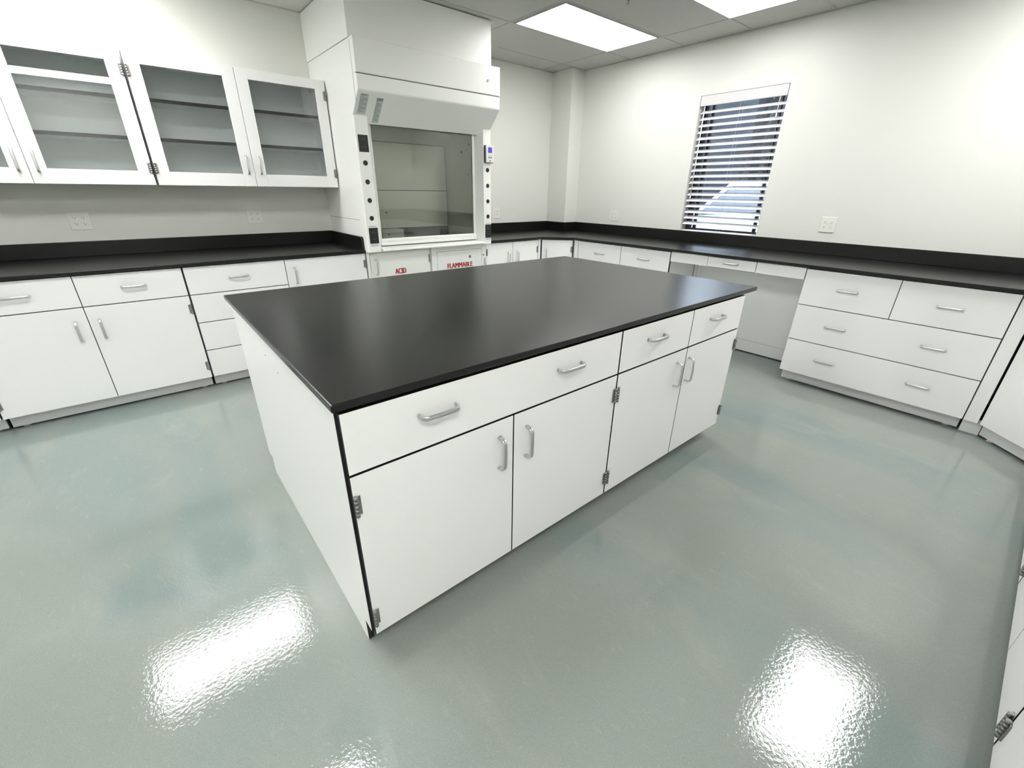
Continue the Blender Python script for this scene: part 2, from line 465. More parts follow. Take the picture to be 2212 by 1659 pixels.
# ------------------------------------------------------------------ back run (left of the hood)
def build_back_run():
    D = YA-FA-.004
    g = 'base cabinets of the back run'
    t = thing('base_cabinet', 'white cabinet cut off by the left edge of the picture, only toe kick showing', 'cabinet', (-2.200, FA, 0), 0, g)
    carcass(t, 1.066, D)
    drawer(t, .002, .533, hz=.790); drawer(t, .533, 1.064, hz=.790)
    door(t, .002, .533, z1=Z1, hinge='l'); door(t, .533, 1.064, z1=Z1, hinge='r')
    t = thing('base_cabinet', 'white cabinet under the left counter, two drawers over two doors', 'cabinet', (-1.131, FA, 0), 0, g)
    carcass(t, 1.064, D); o = 1.131
    drawer(t, .001, -.604+o, hs=[-.863+o], hz=.795); drawer(t, -.604+o, 1.062, hs=[-.338+o], hz=.797)
    door(t, .001, -.604+o, z1=Z1, hinge='l', handle=.555); door(t, -.604+o, 1.062, z1=Z1, hinge='r', handle=.555, hx=.052)
    t = thing('base_cabinet', 'white cabinet left of the acid cabinet, a stack of four drawers beside a tall door', 'cabinet', (-.064, FA, 0), 0, g)
    carcass(t, 1.262, D); o = .064
    for z0, z1 in ((Z1, Z2), (.502, Z1), (.298, .502), (Z0, .298)): drawer(t, .002, .567+o, z0, z1, hs=[.250+o], hz=(z0+z1)/2+.005)
    door(t, .567+o, 1.260, hinge='r', handle=.760, hinge_z=(.800, .190))
    # worktop
    w = thing('worktop', 'black resin counter under the glass-door wall cabinets', 'worktop', (-2.2, 2.673, ZB))
    o = 2.2
    mb = MB(); mb.box(0, 1.198+o, 0, YA-2.673-.002, 0, .022, .004); mb.build('slab', M['epoxy'], w)
    mb = MB(); mb.box(0, 1.178+o, YA-2.673-.022, YA-2.673-.002, .0222, .124, .003); mb.build('backsplash', M['epoxy'], w)
    d = YA-2.673-.003
    prof = [(.020, .0222), (d, .0222), (d, .124), (.045, .124)]
    for k in range(1, 6):
        a = PI/2*k/6; prof.append((.045-.025*math.sin(a), .124-.025+.025*math.cos(a)))
    prof.append((.020, .099))
    mb = MB(); mb.prism(prof, 1.1785+o, 1.1985+o, axis='x', bev=.0015, seg=1); mb.build('side_splash', M['epoxy'], w)

# ------------------------------------------------------------------ wall cabinets
def build_wall_cabinets():
    z0, z1, yf = 1.384, 2.142, 3.082
    H = z1-z0; D = YA-yf-.002
    def cab(x0, x1, mid, label, hz):
        t = thing('wall_cabinet', label, 'wall cabinet', (x0, yf, z0), 0, 'glass-door wall cabinets')
        w = x1-x0; m = mid-x0; p = .019
        mb = MB()
        mb.box(.001, p, .0225, D, 0, H, .001); mb.box(w-p, w-.001, .0225, D, 0, H, .001)
        mb.box(p, w-p, .0225, D, 0, p, .001); mb.box(p, w-p, .0225, D, H-p, H, .001); mb.box(p, w-p, D-.008, D, p, H-p, .0005)
        mb.build('carcass', M['lam_in'], t)
        for ea in (.001, w-.010): MB().box(ea, ea+.009, .0203, .0223, 0, H, 0).build('edge_banding', M['edge'], t)
        for z in (1.665, 1.893):
            s = MB().box(p+.001, w-p-.001, .052, D-.010, z-z0-.010, z-z0+.010, .001).build('shelf', M['lam_in'], t)
            MB().box(p+.001, w-p-.001, .049, .0518, z-z0-.0105, z-z0+.0105, .0005).build('edge_strip', M['edge'], s)
        for a, b, hs in ((.004, m-.0015, 'l'), (m+.0015, w-.004, 'r')):
            st = .078; rb, rt = .085, .064
            mb = MB()
            mb.box(a, a+st, 0, .020, 0, H, .0015); mb.box(b-st, b, 0, .020, 0, H, .0015)
            mb.box(a+st, b-st, 0, .020, 0, rb, .0015); mb.box(a+st, b-st, 0, .020, H-rt, H, .0015)
            d = mb.build('glass_door', M['lam'], t)
            MB().box(a+st-.004, b-st+.004, .008, .012, rb-.004, H-rt+.004, 0).build('glass_pane', M['glass_cab'], d)
            put('handle', H_V, d, (b-.040 if hs == 'l' else a+.040, 0, hz-z0))
            for z in (.105, H-.105): put('hinge', HINGE if hs == 'l' else HINGE_R, d, (a+.001 if hs == 'l' else b-.001, 0, z))
    cab(-1.262, -.041, -.634, 'white glass-door wall cabinet cut by the left edge of the picture', 1.508)
    cab(-.035, 1.193, .573, 'white glass-door wall cabinet beside the fume hood, seen whole', 1.528)

# ------------------------------------------------------------------ fume hood
def text_mesh(txt, size, sx, bold, depth, mat):
    cu = bpy.data.curves.new('lettering', 'FONT'); cu.body = txt; cu.size = size; cu.offset = bold; cu.extrude = depth
    cu.align_x = 'LEFT'; cu.space_character = 1.04
    o = bpy.data.objects.new('lettering_tmp', cu); COL.objects.link(o)
    bpy.context.view_layer.update()
    me = bpy.data.meshes.new_from_object(o.evaluated_get(bpy.context.evaluated_depsgraph_get()))
    bpy.data.objects.remove(o); bpy.data.curves.remove(cu)
    xs = [v.co.x for v in me.vertices]; x0 = min(xs); w = max(xs)-x0
    me.transform(Matrix.Translation((-x0, 0, 0)))
    me.transform(Matrix.Diagonal((sx/w, 1, 1, 1)))
    me.transform(Matrix.Rotation(PI/2, 4, 'X'))
    me.materials.clear(); me.materials.append(mat)
    bm = bmesh.new()                      # heavier strokes: the glyphs overlaid three times, a millimetre apart
    for k, dx in enumerate((-.0028, -.0014, 0, .0014, .0028)):
        c = me.copy(); c.transform(Matrix.Translation((dx, -.00006*k, 0))); bm.from_mesh(c); bpy.data.meshes.remove(c)
    bm.to_mesh(me); bm.free()
    return me

def build_hood():
    X0, X1 = 1.2015, 2.456
    t = thing('fume_hood', 'white laboratory fume hood with a closed glass sash, rising to the ceiling', 'fume hood', (X0, 2.472, ZB))
    o = Vector((X0, 2.472, ZB))
    def L(x, y, z): return (x-o.x, y-o.y, z-o.z)
    def B(mb, x0, x1, y0, y1, z0, z1, bev=.002):
        a = L(x0, y0, z0); b = L(x1, y1, z1); mb.box(a[0], b[0], a[1], b[1], a[2], b[2], bev); return mb
    def X(mb, pts, x0, x1, bev=.002):
        mb.prism([(y-o.y, z-o.z) for y, z in pts], x0-o.x, x1-o.x, axis='x', bev=bev, seg=2); return mb
    yw = YA-.002
    # side panels (full depth, profile follows the sloped head)
    for x0, x1 in ((X0, X0+.016), (X1-.016, X1)):
        pts = [(2.625, .912 if x0 < 2 else .906), (yw, .912 if x0 < 2 else .906), (yw, 2.312), (2.490, 2.312), (2.490, 2.1035), (2.4765, 2.1035), (2.4765, 2.022), (2.485, 2.003), (2.625, 1.860)]
        if x0 > 2: pts = [(2.625, .917), (yw, .917)] + pts[2:]
        else: pts = [(2.625, .9165), (yw, .9165)] + pts[2:]
        s = X(MB(), pts, x0, x1, .001).build('side_panel', M['steel'], t)
        xs = x0-.0012 if x0 < 2 else x1-.0002
        mb = MB()
        B(mb, xs, xs+.0014, 2.66, yw-.01, 1.1415, 1.1445, 0)
        B(mb, xs, xs+.0014, 2.53, 2.533, 1.95, 2.30, 0)
        mb.build('panel_seam', M['print'], s)
    # head: upper front panel, lower band that rolls into the slope
    B(MB(), X0-.002, X1+.002, 2.472, 2.53, 2.110, 2.314, .004).build('upper_front_panel', M['steel'], t)
    prof = [(2.530, 2.1035), (2.4745, 2.1035)]
    prof += [(2.4745, 2.022)]
    for k in range(1, 6):
        a = math.radians(48)*k/5; r = .024
        prof.append((2.4745+r-r*math.cos(a), 2.022-r*math.sin(a)))
    prof += [(2.655, 1.828), (2.668, 1.828), (2.668, 1.850), (2.530, 1.990)]
    h = X(MB(), prof, X0+.002, X1-.002, .0008).build('sloped_front_panel', M['steel'], t)
    B(MB(), X0+.004, X1-.004, 2.480, 2.54, 2.1036, 2.1099, 0).build('shadow_gap', M['print'], t)
    MB().cyl(L(2.330, 2.4722, 2.207), L(2.330, 2.468, 2.207), .010, n=20).build('lock', M['hinge'], t)
    # enclosure panels up to the ceiling
    B(MB(), X0-.004, 2.418, 2.542, yw, 2.3155, CZ-.0065, .002).build('ceiling_enclosure', M['steel'], t)
    B(MB(), X0+.02, X1-.02, 2.545, yw-.01, 2.29, 2.3145, .001).build('top_panel', M['steel'], t)
    # posts
    yp = 2.612
    def post(left):
        if left:
            xa, xb, z0 = X0-.002, 1.300, .896
            pts = [(xa, yp+.012), (xa+.004, yp+.003), (xa+.012, yp), (xb, yp), (xb+.008, yp+.004), (1.345, 2.690), (1.345, 2.72), (xa, 2.72)]
        else:
            xa, xb, z0 = 2.376, X1+.006, .893
            pts = [(xa, yp), (xb-.008, yp), (xb-.002, yp+.004), (xb, yp+.012), (xb, 2.72), (2.340, 2.72), (2.340, 2.690), (xa-.003, yp+.003)]
        mb = MB(); mb.prism([(x-o.x, y-o.y) for x, y in pts], z0-o.z, 1.885-o.z, axis='z', bev=.0012, seg=1)
        return mb.build('front_post', M['steel'], t)
    pl, pr_ = post(True), post(False)
    def cap(p, x, z): 
        mb = MB(); mb.cyl(L(x, yp+.0005, z), L(x, yp-.003, z), .0185, .0175, 24); mb.build('fixture_cap', M['black'], p)
    for z in (1.558, 1.426, 1.293, 1.161): cap(pl, 1.2545, z)
    for z in (1.547, 1.415, 1.281, 1.147): cap(pr_, 2.4205, z)
    for p, x0, x1, z0, z1 in ((pl, 1.217, 1.293, 1.633, 1.747), (pl, 1.218, 1.294, .967, 1.089), (pr_, 2.386, 2.457, .952, 1.075)):
        q = B(MB(), x0, x1, yp-.004, yp+.0005, z0, z1, .002).build('outlet_cover', M['black'], p)
        mb = MB(); xm = (x0+x1)/2; zm = (z0+z1)/2
        for s in (-1, 1):
            for d in (-.010, .010): B(mb, xm+d-.0012, xm+d+.0012, yp-.0046, yp-.0036, zm+s*.026-.006, zm+s*.026+.006, 0)
        mb.build('slot', M['print'], q)
    for p, x0, x1, z in ((pl, 1.226, 1.286, 1.101), (pr_, 2.398, 2.445, 1.086)):
        mb = MB()
        for k in range(9): B(mb, x0+k*(x1-x0)/9, x0+(k+.62)*(x1-x0)/9, yp-.0004, yp+.0002, z-.003, z+.003, 0)
        mb.build('label_print', M['print'], p)
    for p, x0, x1, z0, z1 in ((pl, 1.222, 1.290, .944, .963), (pr_, 2.391, 2.452, .930, .948)):
        B(MB(), x0, x1, yp-.0008, yp+.0004, z0, z1, 0).build('label_plate', M['paper'], p)
    # airflow monitor on the right post
    m = B(MB(), 2.385, 2.4695, yp-.032, yp-.0005, 1.609, 1.747, .004).build('airflow_monitor', M['plate'], t)
    B(MB(), 2.3835, 2.471, yp-.020, yp+.0, 1.606, 1.749, .003).build('housing', M['black'], m)
    B(MB(), 2.406, 2.450, yp-.0335, yp-.0315, 1.687, 1.731, .001).build('display', M['screen'], m)
    mb = MB()
    for k in range(3): mb.cyl(L(2.412+k*.0155, yp-.0315, 1.650), L(2.412+k*.0155, yp-.035, 1.650), .0055, n=12)
    mb.build('button', M['green'], m)
    mb = MB()
    for k in range(3): B(mb, 2.404+k*.0175, 2.416+k*.0175, yp-.0324, yp-.0316, 1.665, 1.667, 0)
    B(mb, 2.425, 2.430, yp-.0324, yp-.0316, 1.735, 1.739, 0); B(mb, 2.421, 2.435, yp-.0324, yp-.0316, 1.619, 1.629, 0)
    mb.build('print', M['print'], m)
    # airfoil sill
    prof = [(2.598, .898)]
    for k in range(0, 9):
        a = PI*k/8; prof.append((2.606-.010*math.sin(a)-.0, .9065-.0095*math.cos(a)))
    prof += [(2.640, .922), (2.700, .928), (2.715, .928), (2.715, .898)]
    X(MB(), prof[1:], 1.3205, 2.372, .0006).build('airfoil_sill', M['steel'], t)
    # sash
    ys = 2.698
    s = X(MB(), [(ys-.014, .937), (ys+.012, .937), (ys+.012, .993), (ys-.006, .993), (ys-.010, .984), (ys-.010, .968), (ys-.014, .964)], 1.347, 2.336, .001).build('sash', M['steel'], t)
    B(MB(), 2.309, 2.337, ys-.006, ys+.010, .993, 1.90, .001).build('sash_stile', M['steel'], s)
    B(MB(), 1.346, 1.360, ys-.006, ys+.010, .993, 1.90, .001).build('sash_stile', M['steel'], s)
    B(MB(), 1.358, 2.311, ys+.000, ys+.004, .991, 1.895, 0).build('sash_glass', M['glass_sash'], s)
    B(MB(), 1.40, 2.28, ys-.0125, ys-.0095, .965, .967, 0).build('finger_groove', M['print'], s)
    # interior
    xl, xr, yb = 1.345, 2.312, 3.150
    B(MB(), xl-.01, xl, 2.722, yb+.02, .93, 2.09, .001).build('liner_wall', M['liner'], t)
    ln = B(MB(), xr, xr+.01, 2.722, yb+.02, .93, 2.09, .001).build('liner_wall', M['liner'], t)
    for y, z, r in ((2.870, 1.700, .013), (2.775, 1.715, .007), (2.765, 1.51, .006), (2.745, 1.755, .008)):
        mb = MB(); mb.cyl(L(xr-.0003, y, z), L(xr-.004, y, z), r, n=16); mb.build('plug', M['print'], ln)
    mb = MB(); B(mb, xl+.001, xr-.013, yb, yb+.006, 1.035, 1.3635, .001); bl = mb.build('lower_baffle', M['liner'], t)
    B(MB(), xl+.001, xr-.013, yb, yb+.006, 1.3685, 1.7585, .001).build('upper_baffle', M['liner'], t)
    mb = MB(); X(mb, [(yb, 1.765), (2.80, 2.085), (2.80, 2.091), (yb+.006, 1.771), (yb+.002, 1.7625)], xl+.001, xr-.001, 0); mb.build('roof_baffle', M['liner'], t)
    mb = MB(); mb.cyl(L(1.63, yb+.001, 1.175), L(1.63, yb-.006, 1.175), .008, n=12); mb.build('baffle_knob', M['hinge'], bl)
    B(MB(), xl-.008, xr+.008, yb+.030, yb+.036, .93, 2.08, 0).build('darkened_plenum_back', M['print'], t)  # coloured dark so the baffle gaps read as shade
    B(MB(), xl-.02, xr+.02, 2.69, yb+.03, 2.092, 2.10, 0).build('inner_roof', M['liner'], t)
    B(MB(), X0+.018, X1-.018, 2.718, yw-.01, .8925, .926, .002).build('work_surface', M['epoxy'], t)
    # printed notices on the slope
    n_ = Vector((0, -(2.0042-1.828), -(2.655-2.4824))).normalized()   # outward normal of the slope
    p0 = Vector((0, 2.4824, 2.0042)); p1 = Vector((0, 2.655, 1.828)); sl = (p1-p0)
    def notice(xa, xb, u0, u1, rows):
        mb = MB(); mk = []
        def quad(x0, x1, a, b, off, mi):
            v = []
            for x, u, k in ((x0, a, off), (x1, a, off), (x1, b, off), (x0, b, off)):
                P = Vector((x, 0, 0))+p0+sl*u+n_*k; v.append(mb.bm.verts.new(P-o))
            f = mb.bm.faces.new(v); f.material_index = mi
        quad(xa, xb, u0, u1, .0006, 0)
        for u, hgt, frac in rows:
            x = xa+.003; end = xa+(xb-xa)*frac
            while x < end-.003:
                wl = random.uniform(.005, .013); quad(x, min(x+wl, end-.002), u, u+hgt, .0010, 1); x += wl+.0022
        mb.build('warning_notice', [M['paper'], M['print']], t)
    R1 = [(.09, .030, .8)] + [(.16+.035*k, .014, .95 if k % 4 else .5) for k in range(14)]
    notice(1.228, 1.290, .06, .70, R1)
    R2 = [(.15, .045, .97), (.205, .03, .9)] + [(.27+.034*k, .014, .9 if k % 5 else .55) for k in range(19)]
    notice(1.352, 1.404, .13, .955, R2)
    # carton standing inside
    c = thing('carton', 'small white open box standing on the floor of the fume hood, seen through the sash', 'box', (1.463, 2.90, .9265))
    mb = MB(); w_, d_, h_ = .205, .09, .118
    mb.box(0, w_, 0, .003, 0, h_, .001); mb.box(0, w_, d_-.003, d_, 0, h_, .001); mb.box(0, .003, .003, d_-.003, 0, h_, .001)
    mb.box(w_-.003, w_, .003, d_-.003, 0, h_, .001); mb.box(.003, w_-.003, .003, d_-.003, 0, .003, .001)
    mb.build('tray', M['card'], c)
    mb = MB(); mb.prism([(.045, .078), (.065, .078), (.055, .066)], -.0008, .0002, axis='y'); mb.build('arrow_mark', M['black'], c)
    mb = MB(); mb.box(.001, w_-.001, -.0006, .0002, .083, .085, 0); mb.build('fold_line', M['print'], c)
    # cabinets under the hood
    yf = 2.690
    g = 'storage cabinets under the fume hood'
    a = thing('acid_cabinet', 'white steel cabinet lettered ACID under the left half of the fume hood', 'cabinet', (1.203, yf, 0), 0, g)
    w = .618
    MB().box(.001, w-.001, .021, YA-yf-.01, .10, ZB-.004, .002).build('carcass', M['steel'], a)
    MB().box(.003, w-.003, .075, .09, .01, .0995, .001).build('toe_kick', M['steel'], a)
    for ra in (.02, w-.06): MB().box(ra, ra+.04, .1, .6, 0, .0995, .001).build('base_rail', M['steel'], a)
    MB().box(.001, .026, 0, .020, .10, ZB-.004, .001).build('face_stile', M['steel'], a)
    d = MB().box(.030, .598, -.002, .019, .105, .880, .002).build('door', M['steel'], a)
    put('handle', H_V, d, (.075, -.002, .765))
    for z in (.80, .20): put('hinge', HINGE_R, d, (.598, .002, z))
    put('lettering', text_mesh('ACID', .066, .102, .0, .0005, M['red']), d, (.246, -.0028, .690))
    f = thing('flammable_cabinet', 'white steel safety cabinet lettered FLAMMABLE under the right half of the fume hood', 'cabinet', (1.822, yf, 0), 0, g)
    w = .628
    MB().box(.001, w-.001, .021, YA-yf-.01, .10, ZB-.004, .002).build('carcass', M['steel'], f)
    MB().box(.003, w-.003, .075, .09, .01, .0995, .001).build('toe_kick', M['steel'], f)
    for ra in (.02, w-.06): MB().box(ra, ra+.04, .1, .6, 0, .0995, .001).build('base_rail', M['steel'], f)
    mb = MB(); mb.box(.001, .056, -.001, .020, .10, ZB-.004, .001); mb.box(w-.055, w-.001, -.001, .020, .10, ZB-.004, .001); mb.box(.056, w-.055, -.001, .020, .848, ZB-.004, .001); mb.box(.056, w-.055, -.001, .020, .10, .14, .001)
    mb.build('face_frame', M['steel'], f)
    d = MB().box(.0595, w-.0585, -.001, .020, .143, .8445, .002).build('door', M['steel'], f)
    put('lettering', text_mesh('FLAMMABLE', .066, .287, .0, .0005, M['red']), d, (.168, -.0018, .685))
    put('lettering', text_mesh('KEEP FIRE AWAY', .062, .287, .0, .0005, M['red']), d, (.168, -.0018, .627))
    mb = MB(); mb.cyl((.428, -.0005, .778), (.428, -.006, .778), .014, .012, 18); mb.cyl((.428, -.006, .778), (.428, -.009, .778), .006, n=12); mb.build('lock', M['hinge'], d)
    for z in (.70, .25): 
        mb = MB(); mb.box(-.008, .010, -.010, -.0012, z-.055, z+.055, .003); mb.cyl((.0, -.012, z-.05), (.0, -.012, z+.05), .006, n=10)
        h = mb.build('strap_hinge', M['alu'], f); h.location = (w-.018, 0, 0)
    mb = MB(); mb.cyl((w-.036, -.0012, .782), (w-.036, -.006, .782), .009, n=14); mb.build('vent_plug', M['hinge'], f)

# ------------------------------------------------------------------ right-hand runs
def build_right_runs():
    D = YA-FA-.004
    # back wall, right of hood
    t = thing('base_cabinet', 'white two-door cabinet between the fume hood and the far diagonal corner cabinet', 'cabinet', (2.453, FA, 0), 0)
    carcass(t, .760, D)
    door(t, .002, .358, hinge='l', handle=.725, hinge_z=(.80, .19)); door(t, .358, .722, hinge='r', handle=.725, hinge_z=(.785, .19))
    MB().box(.7255, .758, .0, .0198, Z0, Z2, .0015).build('filler_strip', M['lam'], t)
    # far diagonal corner cabinet
    s2 = math.sqrt(.5)
    def corner(name, label, p, rz, world, wdt, hinge, hx, hz, dx=.012):
        t = thing('corner_cabinet', label, 'cabinet', (p[0], p[1], 0), rz)
        R = Matrix.Rotation(-rz, 2)
        pts = [tuple(R @ Vector((x-p[0], y-p[1]))) for x, y in world]
        mb = MB(); mb.prism(pts, .10, ZB-.002, bev=.001, seg=1); mb.build('carcass', M['lam'], t)
        MB().box(.002, wdt-.002, .0198, .0232, .0985, ZB-.003, 0).build('edge_banding', M['edge'], t)
        door(t, dx, wdt-.012, hinge=hinge, handle=hz, hx=hx, hinge_z=(.785, .19))
        MB().box(-.022, wdt+.022, .055, .070, .010, .0995, .001).build('toe_kick', M['lam'], t)
        for fx, fy, fh in ((.05, .062, .0098), (wdt-.05, .062, .0098), (wdt/2, .6, .099)):
            mb = MB(); mb.cyl((fx, fy, 0), (fx, fy, fh), .018, .015, 14); mb.build('levelling_foot', M['shim'], t)
        return t
    A0, A1 = (3.2155, 2.698), (3.475, 2.4385)
    off = .0235*s2
    corner('far', 'white single-door diagonal cabinet in the far corner under the black counter', A0, -PI/4,
           [(A0[0]+off, A0[1]+off), (A1[0]+off, A1[1]+off), (4.195, 2.4555), (4.195, 3.095), (3.985, 3.095), (3.985, 3.42), (3.2325, 3.42)], .367, 'r', .055, .735)
    # window wall: drawer cabinet
    t = thing('base_cabinet', 'white two-drawer cabinet between the far corner and the knee space', 'cabinet', (FB, 2.4365, 0), -PI/2)
    D2 = XB-FB-.004
    carcass(t, 1.194, D2)
    MB().box(.008, .062, 0, .0198, Z0, Z2, .0015).build('filler_strip', M['lam'], t)
    drawer(t, .0655, .639, hs=[.370], hz=.783); drawer(t, .639, 1.192, hs=[.914], hz=.787)
    door(t, .0655, .639, z1=Z1, hinge='l'); door(t, .639, 1.192, z1=Z1, hinge='r')
    # knee space
    k = thing('knee_space_unit', 'white apron with one shallow drawer over the open knee space below the window', 'cabinet', (FB, 1.2405, 0), -PI/2)
    mb = MB(); mb.box(.002, .3505, 0, .020, .803, ZB-.004, .0015); mb.build('apron_panel', M['lam'], k)
    mb = MB(); mb.box(.7565, 1.106, 0, .020, .803, ZB-.004, .0015); mb.build('apron_panel', M['lam'], k)
    drawer(k, .352, .755, .803, ZB-.004, hs=[.552], hz=.850)
    mb = MB(); mb.box(.345, .357, .0215, .44, .80, ZB-.003, .001); mb.box(.750, .762, .0215, .44, .80, ZB-.003, .001); mb.box(.345, .762, .0215, .44, .795, .7995, .001)
    mb.build('drawer_box', M['lam'], k)
    for ra, rb in ((.002, .3445), (.7625, 1.106)): MB().box(ra, rb, .0215, .44, .82, .84, .001).build('rail', M['lam'], k)
    for ra, rb in ((.002, .0305), (.0335, 1.106)): MB().box(ra, rb, .466, .480, .116, ZB-.003, .001).build('back_panel', M['lam'], k)
    MB().box(.002, 1.106, .466, .480, .010, .1135, .001).build('toe_board', M['lam'], k)
    MB().box(.002, 1.106, .4815, .486, .012, ZB-.004, 0).build('back_liner', M['edge'], k)
    for fx in (.06, 1.05):
        mb = MB(); mb.cyl((fx, .474, 0), (fx, .474, .0098), .016, n=12); mb.build('levelling_foot', M['shim'], k)
    # four-drawer cabinet
    t = thing('base_cabinet', 'white cabinet with two small drawers over two wide drawers, right of the knee space', 'cabinet', (FB, .131, 0), -PI/2)
    carcass(t, 1.079, D2)
    o = .131
    drawer(t, .001, .550, .625, Z2, hs=[o+.150], hz=.762); drawer(t, .550, 1.0805, .625, Z2, hs=[o+.686], hz=.755)
    drawer(t, .001, 1.0805, .357, .625, hs=[o+.148, o+.688], hz=.496); drawer(t, .001, 1.0805, Z0, .357, hs=[o+.146, o+.690], hz=.236)
    f = thing('filler_panel', 'narrow white filler strip between the wide drawers and the near diagonal cabinet', 'panel', (FB, -.950, 0), -PI/2)
    MB().box(.003, .0685, .002, .020, Z0, ZB-.004, .0015).build('strip', M['lam'], f)
    MB().box(-.001, .070, .021, .024, Z0, ZB-.005, 0).build('edge_banding', M['edge'], f)
    MB().box(.003, .094, .058, .072, 0.0, .0985, .001).build('toe_kick', M['lam'], f)
    # near diagonal corner cabinet
    N0, N1 = (3.475, -1.0235), (3.2155, -1.283)
    corner('near', 'white diagonal corner cabinet at the right edge of the picture, door without visible pull', N0, -PI*.75,
           [(N0[0]+off, N0[1]-off), (N1[0]+off, N1[1]-off), (3.2325, -2.0), (4.195, -2.0), (4.195, -1.041)], .367, 'r', .055, .735, .0065)
    # run beside the camera
    D3 = FC-YC-.004
    g = 'base cabinets beside the camera'
    def camcab(xr, xl, lab):
        t = thing('base_cabinet', lab, 'cabinet', (xr, FC, 0), PI, g)
        w = xr-xl; carcass(t, w-.002, D3)
        drawer(t, .002, w/2, hz=.80); drawer(t, w/2, w-.004, hz=.80)
        door(t, .002, w/2, z1=Z1, hinge='l', hinge_z=(.60, .172)); door(t, w/2, w-.004, z1=Z1, hinge='r', hinge_z=(.60, .178))
    camcab(3.213, 1.905, 'white cabinet farthest along the right edge, next to the diagonal corner cabinet')
    camcab(1.903, 1.113, 'white cabinet on the right edge with two hinges showing, second from the diagonal corner')
    camcab(1.111, .330, 'white cabinet in the bottom right corner of the picture, nearest the camera')
    # continuous worktop
    w = thing('worktop', 'long black counter wrapping round the far corner and along the window wall', 'worktop', (0, 0, ZB))
    fr = [(2.464, 2.673), (3.205, 2.673), (3.450, 2.428), (3.450, -1.013), (3.205, -1.258), (.32, -1.258)]
    bk = [(.32, -2.010), (4.205, -2.010), (4.205, 3.104), (3.996, 3.104), (3.996, 3.429), (2.464, 3.429)]
    mb = MB(); mb.prism((fr+bk)[::-1], 0, .022, bev=.0035); mb.build('slab', M['epoxy'], w)
    def sp(*b):
        mb = MB(); mb.box(*b, .0222, .124, .003); mb.build('backsplash', M['epoxy'], w)
    sp(2.464, 3.9955, 3.410, 3.430); sp(3.976, 3.9965, 3.086, 3.4095); sp(3.997, 4.185, 3.086, 3.1055)
    sp(4.1855, 4.2055, -1.989, 3.1055); sp(.32, 4.2055, -2.0105, -1.9905)

# ------------------------------------------------------------------ wall outlets
def outlet(label, loc, rz, gangs=2):
    t = thing('wall_outlet', label, 'electrical outlet', loc, rz, 'double outlet plates on the walls')
    w = .0585*1.0
    p = MB().box(-.058, .058, -.006, -.0003, -.059, .059, .003).build('cover_plate', M['plate'], t)
    for sx in (-1, 1):
        for sz in (-1, 1):
            cx, cz = sx*.023, sz*.0195
            mb = MB()
            pts = []
            for k in range(20):
                a = 2*PI*k/20; pts.append((cx+.0165*math.cos(a), cz+max(-.0125, min(.0125, .0165*math.sin(a)))))
            mb.prism(pts, -.0078, -.0055, axis='y'); q = mb.build('receptacle', M['plate'], t)
            mb = MB(); mb.box(cx-.0075, cx-.0052, -.0082, -.0076, cz-.002, cz+.0065, 0); mb.box(cx+.0052, cx+.0075, -.0082, -.0076, cz-.001, cz+.0055, 0)
            mb.cyl((cx, -.0082, cz-.0068), (cx, -.0076, cz-.0068), .0025, n=10); mb.build('slot', M['slot'], q)
    return t

def build_outlets():
    outlet('outlet plate on the shaded wall under the left wall cabinet', (-.517, YA, 1.151), 0)
    outlet('outlet plate on the shaded wall under the wall cabinet next to the fume hood', (.574, YA, 1.155), 0)
    outlet('outlet plate on the back wall just right of the fume hood', (3.150, YA, 1.128), 0)
    outlet('outlet plate on the right wall between the column and the window', (XB, 2.497, 1.121), -PI/2)
    outlet('outlet plate on the right wall, nearer than the window', (XB, .288, 1.150), -PI/2)

